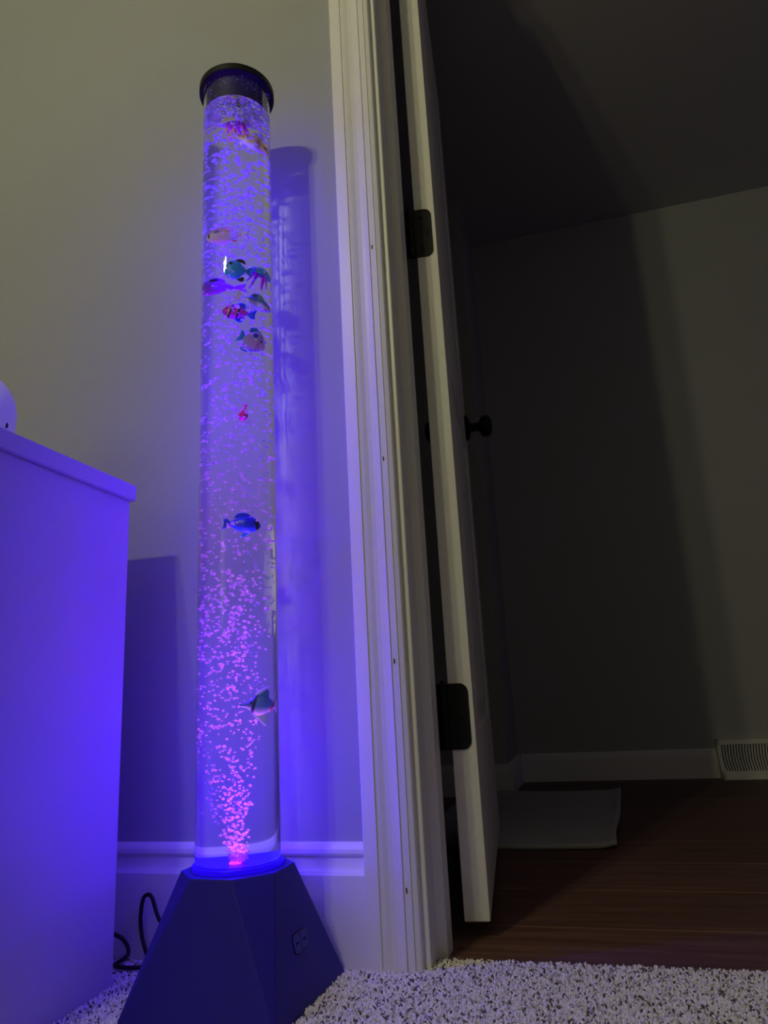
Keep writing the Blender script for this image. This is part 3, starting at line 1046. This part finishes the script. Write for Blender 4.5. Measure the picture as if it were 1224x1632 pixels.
jelly((-0.4022, 0.8533, 0.9140), 'spotted teal jellyfish with magenta arms halfway up the tube', [(0.0, (0.05, 0.35, 0.34)), (0.4, (0.03, 0.30, 0.26)), (1.0, (0.03, 0.26, 0.20))], (0.70, 0.03, 0.38), 0.86, (0.1, 0.25), True)
jelly((-0.4245, 0.8426, 1.1640), 'yellow jellyfish with magenta arms floating under the froth', [(0.0, (0.60, 0.58, 0.48)), (0.35, (0.50, 0.46, 0.24)), (1.0, (0.44, 0.42, 0.22))], (0.80, 0.03, 0.36), 0.95, (0.1, -0.15), True)

# 4 orange fish lying askew under the surface, head down to the right
f = Fish('toy_fish', (-0.4075, 0.8500, 1.1330), 'right', -0.45, 'orange and cream striped fish tilted nose down under the surface', twist=0.1)
orange = fish_paint('orange_striped_skin', [(0.0, (0.78, 0.74, 0.70)), (0.25, (0.7, 0.55, 0.4)), (0.5, (0.72, 0.38, 0.16)), (1.0, (0.66, 0.44, 0.22))], stripes=[(0.30, 0.38, (0.75, 0.68, 0.58)), (0.55, 0.62, (0.75, 0.68, 0.58))])
f.body(0.042, 0.023, 0.012, orange)
of = flat('pale_orange_fin', (0.74, 0.52, 0.34))
f.plate('tail_fin', [(-0.018, 0.002), (-0.024, 0.0075), (-0.028, 0.009), (-0.027, 0.0), (-0.028, -0.009), (-0.024, -0.0075), (-0.018, -0.002)], 0.0016, of)
f.plate('dorsal_fin', [(0.010, 0.009), (0.002, 0.0155), (-0.008, 0.014), (-0.012, 0.0075), (0.0, 0.0095)], 0.0014, of)
f.plate('anal_fin', [(0.004, -0.0095), (-0.002, -0.0145), (-0.010, -0.012), (-0.010, -0.007)], 0.0014, WHITE)
f.eye(0.0135, 0.0028, 0.0042, 0.0018)

# 5 purple fish pressed against the left wall
f = Fish('toy_fish', (-0.4435, 0.8400, 0.8915), 'left', -0.06, 'long purple fish with dark eye band beside the teal fish', twist=-0.2)
purple = fish_paint('purple_skin', [(0.0, (0.45, 0.02, 0.50)), (0.6, (0.38, 0.03, 0.55)), (1.0, (0.20, 0.03, 0.40))])
f.body(0.037, 0.025, 0.014, purple, [(1.0, 0.3, 0.3, -0.1), (0.9, 0.7, 0.65, -0.05), (0.6, 0.95, 0.95, 0), (0.2, 0.98, 1, 0), (-0.2, 0.75, 0.8, 0), (-0.6, 0.45, 0.5, 0), (-1, 0.18, 0.2, 0)])
pf = flat('purple_fin', (0.42, 0.04, 0.55))
f.plate('tail_fin', [(-0.017, 0.002), (-0.023, 0.005), (-0.029, 0.0075), (-0.027, 0.001), (-0.029, -0.006), (-0.023, -0.004), (-0.017, -0.002)], 0.0016, pf)
f.plate('dorsal_fin', [(0.008, 0.0115), (0.0, 0.0155), (-0.008, 0.0125), (-0.010, 0.007), (0.0, 0.0105)], 0.0014, pf)
f.dot('eye', 0.0035, 0.0095, 0.0050, 0.0030, BLACK, 1.8, 0.7)

# 6 silver-green fish heading down right
f = Fish('toy_fish', (-0.4015, 0.8473, 0.8640), 'right', -0.36, 'silver green fish with cream tail and pink mouth under the teal jellyfish', twist=0.1)
silver = fish_paint('silver_green_skin', [(0.0, (0.72, 0.70, 0.70)), (0.45, (0.5, 0.55, 0.5)), (0.62, (0.10, 0.20, 0.17)), (1.0, (0.05, 0.16, 0.14))])
f.body(0.036, 0.020, 0.012, silver)
f.plate('tail_fin', [(-0.0155, 0.002), (-0.021, 0.0065), (-0.0255, 0.0095), (-0.0245, 0.001), (-0.0255, -0.008), (-0.021, -0.0055), (-0.0155, -0.002)], 0.0016, fin)
f.plate('dorsal_fin', [(0.006, 0.0085), (-0.001, 0.0145), (-0.009, 0.0125), (-0.011, 0.006), (-0.002, 0.0085)], 0.0014, flat('green_fin', (0.06, 0.24, 0.20)))
f.plate('belly_fin', [(0.004, -0.0085), (0.000, -0.0135), (-0.0045, -0.0125), (-0.003, -0.0075)], 0.0014, WHITE)
f.dot('mouth', 0.0112, -0.0030, 0.0035, 0.0024, flat('pink_mouth', (0.7, 0.02, 0.30)), 1.4, 0.8)
f.eye(0.0095, 0.0028, 0.0042, 0.0017)

# 7 magenta striped fish with a blue tail
f = Fish('toy_fish', (-0.4245, 0.8419, 0.8500), 'left', 0.12, 'magenta fish with black stripes and bright blue tail facing left')
mag = fish_paint('magenta_striped_skin', [(0.0, (0.55, 0.02, 0.35)), (0.5, (0.62, 0.03, 0.30)), (1.0, (0.58, 0.06, 0.20))], stripes=[(0.40, 0.47, (0.01, 0.01, 0.012)), (0.47, 0.50, (0.75, 0.35, 0.1)), (0.70, 0.78, (0.01, 0.01, 0.012)), (0.78, 0.81, (0.75, 0.35, 0.1))])
f.body(0.026, 0.024, 0.013, mag)
bl = flat('blue_fin', (0.01, 0.05, 0.75))
f.plate('tail_fin', [(-0.0115, 0.002), (-0.016, 0.007), (-0.0205, 0.0085), (-0.0195, 0.0), (-0.0205, -0.0085), (-0.016, -0.007), (-0.0115, -0.002)], 0.0016, bl)
f.plate('dorsal_fin', [(0.002, 0.0115), (-0.005, 0.0155), (-0.010, 0.0115), (-0.009, 0.0065), (-0.003, 0.0095)], 0.0014, bl)
f.plate('anal_fin', [(0.000, -0.0115), (-0.006, -0.0155), (-0.0105, -0.011), (-0.009, -0.0065), (-0.003, -0.0095)], 0.0014, bl)
f.eye(0.0088, 0.0030, 0.0042, 0.0016)

# 8 cream and blue round fish facing down right
f = Fish('toy_fish', (-0.3960, 0.8338, 0.7990), 'right', -0.42, 'round cream fish with bright blue tail and blue spot, lowest of the upper cluster')
cb = fish_paint('cream_blue_skin', [(0.0, (0.04, 0.25, 0.6)), (0.12, (0.62, 0.60, 0.62)), (0.6, (0.74, 0.64, 0.50)), (1.0, (0.70, 0.56, 0.38))], stripes=[(0.72, 0.745, (0.4, 0.06, 0.08)), (0.80, 0.825, (0.08, 0.05, 0.3))])
f.body(0.029, 0.033, 0.014, cb, [(1.0, 0.10, 0.1, -0.15), (0.88, 0.34, 0.4, -0.12), (0.62, 0.68, 0.75, -0.03), (0.25, 0.96, 1, 0), (-0.15, 1.0, 0.95, 0), (-0.55, 0.78, 0.75, 0), (-0.82, 0.42, 0.45, 0), (-1, 0.14, 0.15, 0)])
cbf = flat('sea_blue_fin', (0.03, 0.28, 0.62))
f.plate('tail_fin', [(-0.0125, 0.002), (-0.0165, 0.007), (-0.0205, 0.0085), (-0.0190, 0.0), (-0.0205, -0.0085), (-0.0165, -0.007), (-0.0125, -0.002)], 0.0016, cbf)
f.plate('dorsal_fin', [(0.003, 0.0155), (-0.006, 0.0205), (-0.0125, 0.0165), (-0.0105, 0.0095), (-0.004, 0.013)], 0.0014, cbf)
f.plate('anal_fin', [(0.002, -0.0155), (-0.005, -0.0195), (-0.0115, -0.0165), (-0.0105, -0.0095), (-0.004, -0.013)], 0.0014, cbf)
f.plate('side_fin', [(0.004, -0.0165), (0.0055, -0.022), (0.0025, -0.0215), (0.0015, -0.0165)], 0.0014, WHITE)
f.dot('cheek_spot', -0.001, 0.0078, 0.0058, 0.0036, flat('navy_spot', (0.02, 0.09, 0.32)))
f.eye(0.0088, 0.0034, 0.0048, 0.0015)

# 9 small red fish seen end-on
f = Fish('toy_fish', (-0.4174, 0.8451, 0.6975), 'left', -1.05, 'tiny red fish alone in the middle of the tube', twist=1.2)
red = fish_paint('red_skin', [(0.0, (0.75, 0.01, 0.10)), (1.0, (0.55, 0.01, 0.05))])
f.body(0.020, 0.013, 0.010, red)
f.plate('tail_fin', [(-0.009, 0.0015), (-0.013, 0.005), (-0.0155, 0.0055), (-0.0145, 0.0), (-0.0155, -0.0055), (-0.013, -0.005), (-0.009, -0.0015)], 0.0014, flat('red_tail', (0.6, 0.01, 0.08)))
f.plate('dorsal_fin', [(0.003, 0.006), (-0.002, 0.0092), (-0.006, 0.007), (-0.004, 0.0045)], 0.0012, flat('red_back_fin', (0.5, 0.01, 0.05)))
f.eye(0.0062, 0.0014, 0.0032, 0.0012)

# 10 deep blue fish facing right
f = Fish('toy_fish', (-0.4155, 0.8440, 0.5440), 'right', -0.10, 'deep blue fish with black face facing right, midway down the tube')
deep = fish_paint('deep_blue_skin', [(0.0, (0.02, 0.22, 0.75)), (0.3, (0.01, 0.05, 0.65)), (1.0, (0.01, 0.03, 0.5))], stripes=[(0.90, 1.2, (0.01, 0.01, 0.012))])
f.body(0.032, 0.024, 0.013, deep)
db = flat('deep_blue_fin', (0.01, 0.04, 0.6))
f.plate('tail_fin', [(-0.0135, 0.002), (-0.0175, 0.006), (-0.0215, 0.008), (-0.0205, 0.0), (-0.0215, -0.008), (-0.0175, -0.006), (-0.0135, -0.002)], 0.0016, db)
f.plate('dorsal_fin', [(0.008, 0.010), (0.0, 0.0155), (-0.009, 0.0135), (-0.011, 0.007), (-0.002, 0.0105)], 0.0014, db)
f.plate('belly_fin', [(0.006, -0.0095), (0.001, -0.0165), (-0.002, -0.0155), (0.0, -0.0105)], 0.0014, flat('azure_fin', (0.02, 0.25, 0.8)))
f.eye(0.0105, 0.0028, 0.0046, 0.0015)

# 11 angel fish with sweeping fins, low at the right wall
f = Fish('toy_fish', (-0.4005, 0.8430, 0.3165), 'left', 0.10, 'teal and white angelfish with long curved fins near the bottom right')
ang = fish_paint('angel_skin', [(0.0, (0.35, 0.55, 0.62)), (0.45, (0.10, 0.34, 0.42)), (1.0, (0.04, 0.20, 0.28))], stripes=[(0.12, 0.19, (0.40, 0.02, 0.10)), (0.62, 0.70, (0.02, 0.04, 0.06))])
f.body(0.040, 0.027, 0.012, ang, [(1.0, 0.07, 0.1, -0.1), (0.86, 0.12, 0.18, -0.1), (0.62, 0.20, 0.3, -0.06), (0.40, 0.42, 0.5, -0.02), (0.2, 0.86, 0.9, 0), (0.0, 1.0, 1, 0), (-0.4, 0.82, 0.85, 0), (-0.72, 0.46, 0.5, 0), (-1, 0.16, 0.2, 0)])
af = flat('pale_aqua_fin', (0.55, 0.72, 0.74))
f.plate('tail_fin', [(-0.0185, 0.002), (-0.0210, 0.0055), (-0.0245, 0.0085), (-0.0225, 0.0), (-0.0245, -0.0085), (-0.0210, -0.0055), (-0.0185, -0.002)], 0.0016, af)
bm = bmesh.new()
pts = catmull([(0.003, 0, 0.0115), (-0.003, 0, 0.0175), (-0.0095, 0, 0.0215), (-0.0155, 0, 0.0205), (-0.0180, 0, 0.0150), (-0.0165, 0, 0.009)], 6)
add_tube(bm, pts, [0.0024 * (1 - 0.72 * i / (len(pts) - 1)) for i in range(len(pts))], 8)
from_bm('dorsal_streamer', bm, af, f.root, smooth=True)
f.plate('dorsal_fin', [(0.003, 0.0115), (-0.003, 0.0170), (-0.009, 0.0185), (-0.010, 0.0075), (-0.003, 0.0105)], 0.0014, flat('dark_teal_fin', (0.06, 0.24, 0.32)))
f.plate('anal_fin', [(0.0075, -0.0095), (0.000, -0.0155), (-0.0085, -0.0235), (-0.0105, -0.0225), (-0.0105, -0.010), (-0.004, -0.0105)], 0.0014, af)
f.eye(0.0075, 0.0015, 0.0036, 0.0013)

# ------------------------------------------------------------------ dresser and the gadget on it
DRX, DRY1, DRY0 = -0.592, 0.85, 0.40
dresser = empty('dresser', (-1.0, 0.62, -0.008))
tag(dresser, 'white dresser with overhanging top beside the bubble lamp', 'dresser')
def dpart(name, *a, **k):
    o = box(name, *a, **k)
    o.parent = dresser
    o.matrix_parent_inverse = Matrix.Translation(-dresser.location)
    return o
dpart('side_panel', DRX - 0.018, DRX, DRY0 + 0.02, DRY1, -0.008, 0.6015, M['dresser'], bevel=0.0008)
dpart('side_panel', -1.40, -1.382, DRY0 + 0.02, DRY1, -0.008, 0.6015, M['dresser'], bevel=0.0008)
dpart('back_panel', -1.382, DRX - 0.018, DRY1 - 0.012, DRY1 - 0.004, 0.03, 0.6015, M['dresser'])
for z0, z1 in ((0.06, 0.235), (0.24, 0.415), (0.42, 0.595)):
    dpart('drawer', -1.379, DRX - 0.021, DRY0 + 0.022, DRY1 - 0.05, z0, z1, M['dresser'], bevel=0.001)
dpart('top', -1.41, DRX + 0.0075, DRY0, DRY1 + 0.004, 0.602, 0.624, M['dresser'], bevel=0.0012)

g = empty('rounded_device', (-0.735, 0.70, 0.624))
tag(g, 'smooth white rounded gadget with a dark slot on the dresser top', 'gadget')
bm = bmesh.new()
prof = [(0, 0.0), (0.036, 0.0), (0.040, 0.0015)]
for k in range(1, 22):
    a = -0.80 + k / 21 * (math.pi / 2 + 0.80)
    prof.append((0.0605 * math.cos(a) if k < 21 else 0, 0.062 + 0.064 * math.sin(a) + (0.016 if a > 0 else 0.016 * (a + 0.8) / 0.8) * 1.0))
add_lathe(bm, prof, 0, 0, 48)
from_bm('shell', bm, M['gadget'], g, smooth=True)
bm = bmesh.new()
bmesh.ops.create_uvsphere(bm, u_segments=12, v_segments=8, radius=1, matrix=Matrix.Translation((0.0573, 0.0104, 0.0563)) @ Matrix.Rotation(0.18, 4, 'Z') @ Matrix.Diagonal((0.0018, 0.0022, 0.0042, 1)))
from_bm('slot', bm, BLACK, g, smooth=True)
g.scale = (0.97, 0.97, 0.97)

# ------------------------------------------------------------------ hallway: mat and baseboard register
def mat_mesh():
    bm = bmesh.new()
    nx, ny = 40, 50
    x0, x1, y0, y1 = -0.26, 0.02, 1.635, 2.40
    x0 = -0.42
    top, bot = [], []
    for j in range(ny + 1):
        v = j / ny
        rt, rb = [], []
        for i in range(nx + 1):
            u = i / nx
            xr = 0.016 + 0.012 * math.sin(v * math.pi * 0.9) ** 2 + 0.036 * v ** 2
            x = x0 + (xr - x0) * u
            y = y0 + (2.385 - y0) * v + 0.004 * math.sin(u * 7)
            curl = 0.012 * max(0, u - 0.93) / 0.07 * (0.4 + 0.6 * math.sin(v * 6.0 + 0.6) ** 2) + 0.008 * max(0, v - 0.96) / 0.04
            z = -0.004 + curl + 0.0012 * (1 + math.sin(u * 9 + v * 5)) * 0.5
            rt.append(bm.verts.new((x, y, z + 0.009)))
            rb.append(bm.verts.new((x, y, z + 0.0004)))
        top.append(rt)
        bot.append(rb)
    for j in range(ny):
        for i in range(nx):
            bm.faces.new((top[j][i], top[j][i + 1], top[j + 1][i + 1], top[j + 1][i]))
            bm.faces.new((bot[j][i], bot[j + 1][i], bot[j + 1][i + 1], bot[j][i + 1]))
    for j in range(ny):
        for i in (0, nx):
            bm.faces.new((top[j][i], top[j + 1][i], bot[j + 1][i], bot[j][i]))
    for i in range(nx):
        for j in (0, ny):
            bm.faces.new((top[j][i], top[j][i + 1], bot[j][i + 1], bot[j][i]))
    return bm
mt = from_bm('floor_mat', mat_mesh(), M['mat'], smooth=True)
tag(mt, 'pale grey floor mat with curled edge on the dark hallway planks', 'mat')

reg = empty('wall_register', (0.38, HY - 0.013, -0.004))
tag(reg, 'white slatted baseboard vent low on the far hallway wall', 'vent')
VX0, VX1, VZ0, VZ1 = 0.382, 0.84, -0.004, 0.119
yb, yt = HY - 0.062, HY - 0.030          # foot stands further out than the top
def vface(x, z, d=0.0):                  # point on the sloping front
    t = (z - VZ0) / (VZ1 - VZ0)
    y = yb + (yt - yb) * t
    return (x, y - d, z)
bm = bmesh.new()
def slab(x0, x1, z0, z1, d0, d1, bmm):
    P = [vface(x, z, d) for d in (d0, d1) for x, z in ((x0, z0), (x1, z0), (x1, z1), (x0, z1))]
    vs = [bmm.verts.new(p) for p in P]
    for f in ((0, 1, 2, 3), (7, 6, 5, 4), (0, 4, 5, 1), (1, 5, 6, 2), (2, 6, 7, 3), (3, 7, 4, 0)):
        bmm.faces.new([vs[i] for i in f])
slab(VX0, VX1, VZ1 - 0.016, VZ1, -0.004, 0.003, bm)
slab(VX0, VX1, VZ0, VZ0 + 0.026, -0.004, 0.003, bm)
slab(VX0, VX0 + 0.010, VZ0, VZ1, -0.004, 0.003, bm)
slab(VX1 - 0.010, VX1, VZ0, VZ1, -0.004, 0.003, bm)
# closed ends and top
for x in (VX0, VX1 - 0.002):
    extrude_profile(bm, [(HY - 0.0135, VZ0), (yb, VZ0), (yt, VZ1), (HY - 0.0135, VZ1)], 'x', x, x + 0.002)
add_box(bm, VX0, VX1, yt, HY - 0.0005, VZ1 - 0.002, VZ1)
fr = from_bm('frame', bm, M['vent'], reg)
bm = bmesh.new()
slab(VX0 + 0.004, VX1 - 0.004, VZ0 + 0.01, VZ1 - 0.006, -0.016, -0.014, bm)
bk = from_bm('duct_back', bm, M['duct'], reg)
bm = bmesh.new()
gx0, gx1, gz0, gz1 = VX0 + 0.010, VX1 - 0.010, VZ0 + 0.026, VZ1 - 0.016
mid = (gx0 + gx1) / 2
apex = 0.168
def fin(p0, p1, bow=0.0, th=0.0021):
    pts = []
    for k in range(7):
        t = k / 6
        x = p0[0] + (p1[0] - p0[0]) * t + bow * math.sin(math.pi * t)
        z = p0[1] + (p1[1] - p0[1]) * t
        pts.append((x, z))
    for a, b in zip(pts[:-1], pts[1:]):
        dx, dz = b[0] - a[0], b[1] - a[1]
        l = math.hypot(dx, dz)
        ox, oz = -dz / l * th, dx / l * th
        P = [vface(q[0] + s * ox, q[1] + s * oz, d) for d in (-0.012, 0.001) for q, s in ((a, -1), (b, -1), (b, 1), (a, 1))]
        vs = [bm.verts.new(p) for p in P]
        for f in ((0, 1, 2, 3), (7, 6, 5, 4), (0, 4, 5, 1), (1, 5, 6, 2), (2, 6, 7, 3), (3, 7, 4, 0)):
            bm.faces.new([vs[i] for i in f])
NF = 26
for k in range(NF):
    t = (k + 0.5) / NF
    for sgn in (-1, 1):
        xb = mid + sgn * (mid - gx0) * (1 - t)                        # foot of the fin
        # the diagonal from the top (70% of the way out) down to the middle
        xd = mid + sgn * (mid - gx0) * 0.36
        reach = abs(xb - mid) / (mid - gx0)
        if reach > 0.36:
            fin((xb, gz0), (xb - sgn * 0.006 + sgn * 0.008 * reach, gz1), bow=sgn * 0.004)
        else:
            fin((xb, gz0), (xb, gz0 + (gz1 - gz0) * reach / 0.36), bow=sgn * 0.001)
fin((mid - (mid - gx0) * 0.36, gz1), (mid, gz0), th=0.003)
fin((mid + (mid - gx0) * 0.36, gz1), (mid, gz0), th=0.003)
for k in range(7):
    z = gz1 - (gz1 - gz0) * (k + 0.5) / 7.5
    r = (z - gz0) / (gz1 - gz0) * 0.36 * (mid - gx0)
    fin((mid - r, z), (mid + r, z))
gr = from_bm('grille', bm, M['vent'], reg)
for o in (fr, bk, gr):
    o.matrix_parent_inverse = Matrix.Translation(-reg.location)

# receivers for the light the water column bends onto the wall
for o in bpy.data.objects:
    if o.type == 'MESH' and o.name.startswith(('wall_back', 'baseboard_left', 'trim_1')) or (o.type == 'MESH' and o.parent and o.parent.name.startswith('toy_')):
        o.cycles.is_caustics_receiver = True
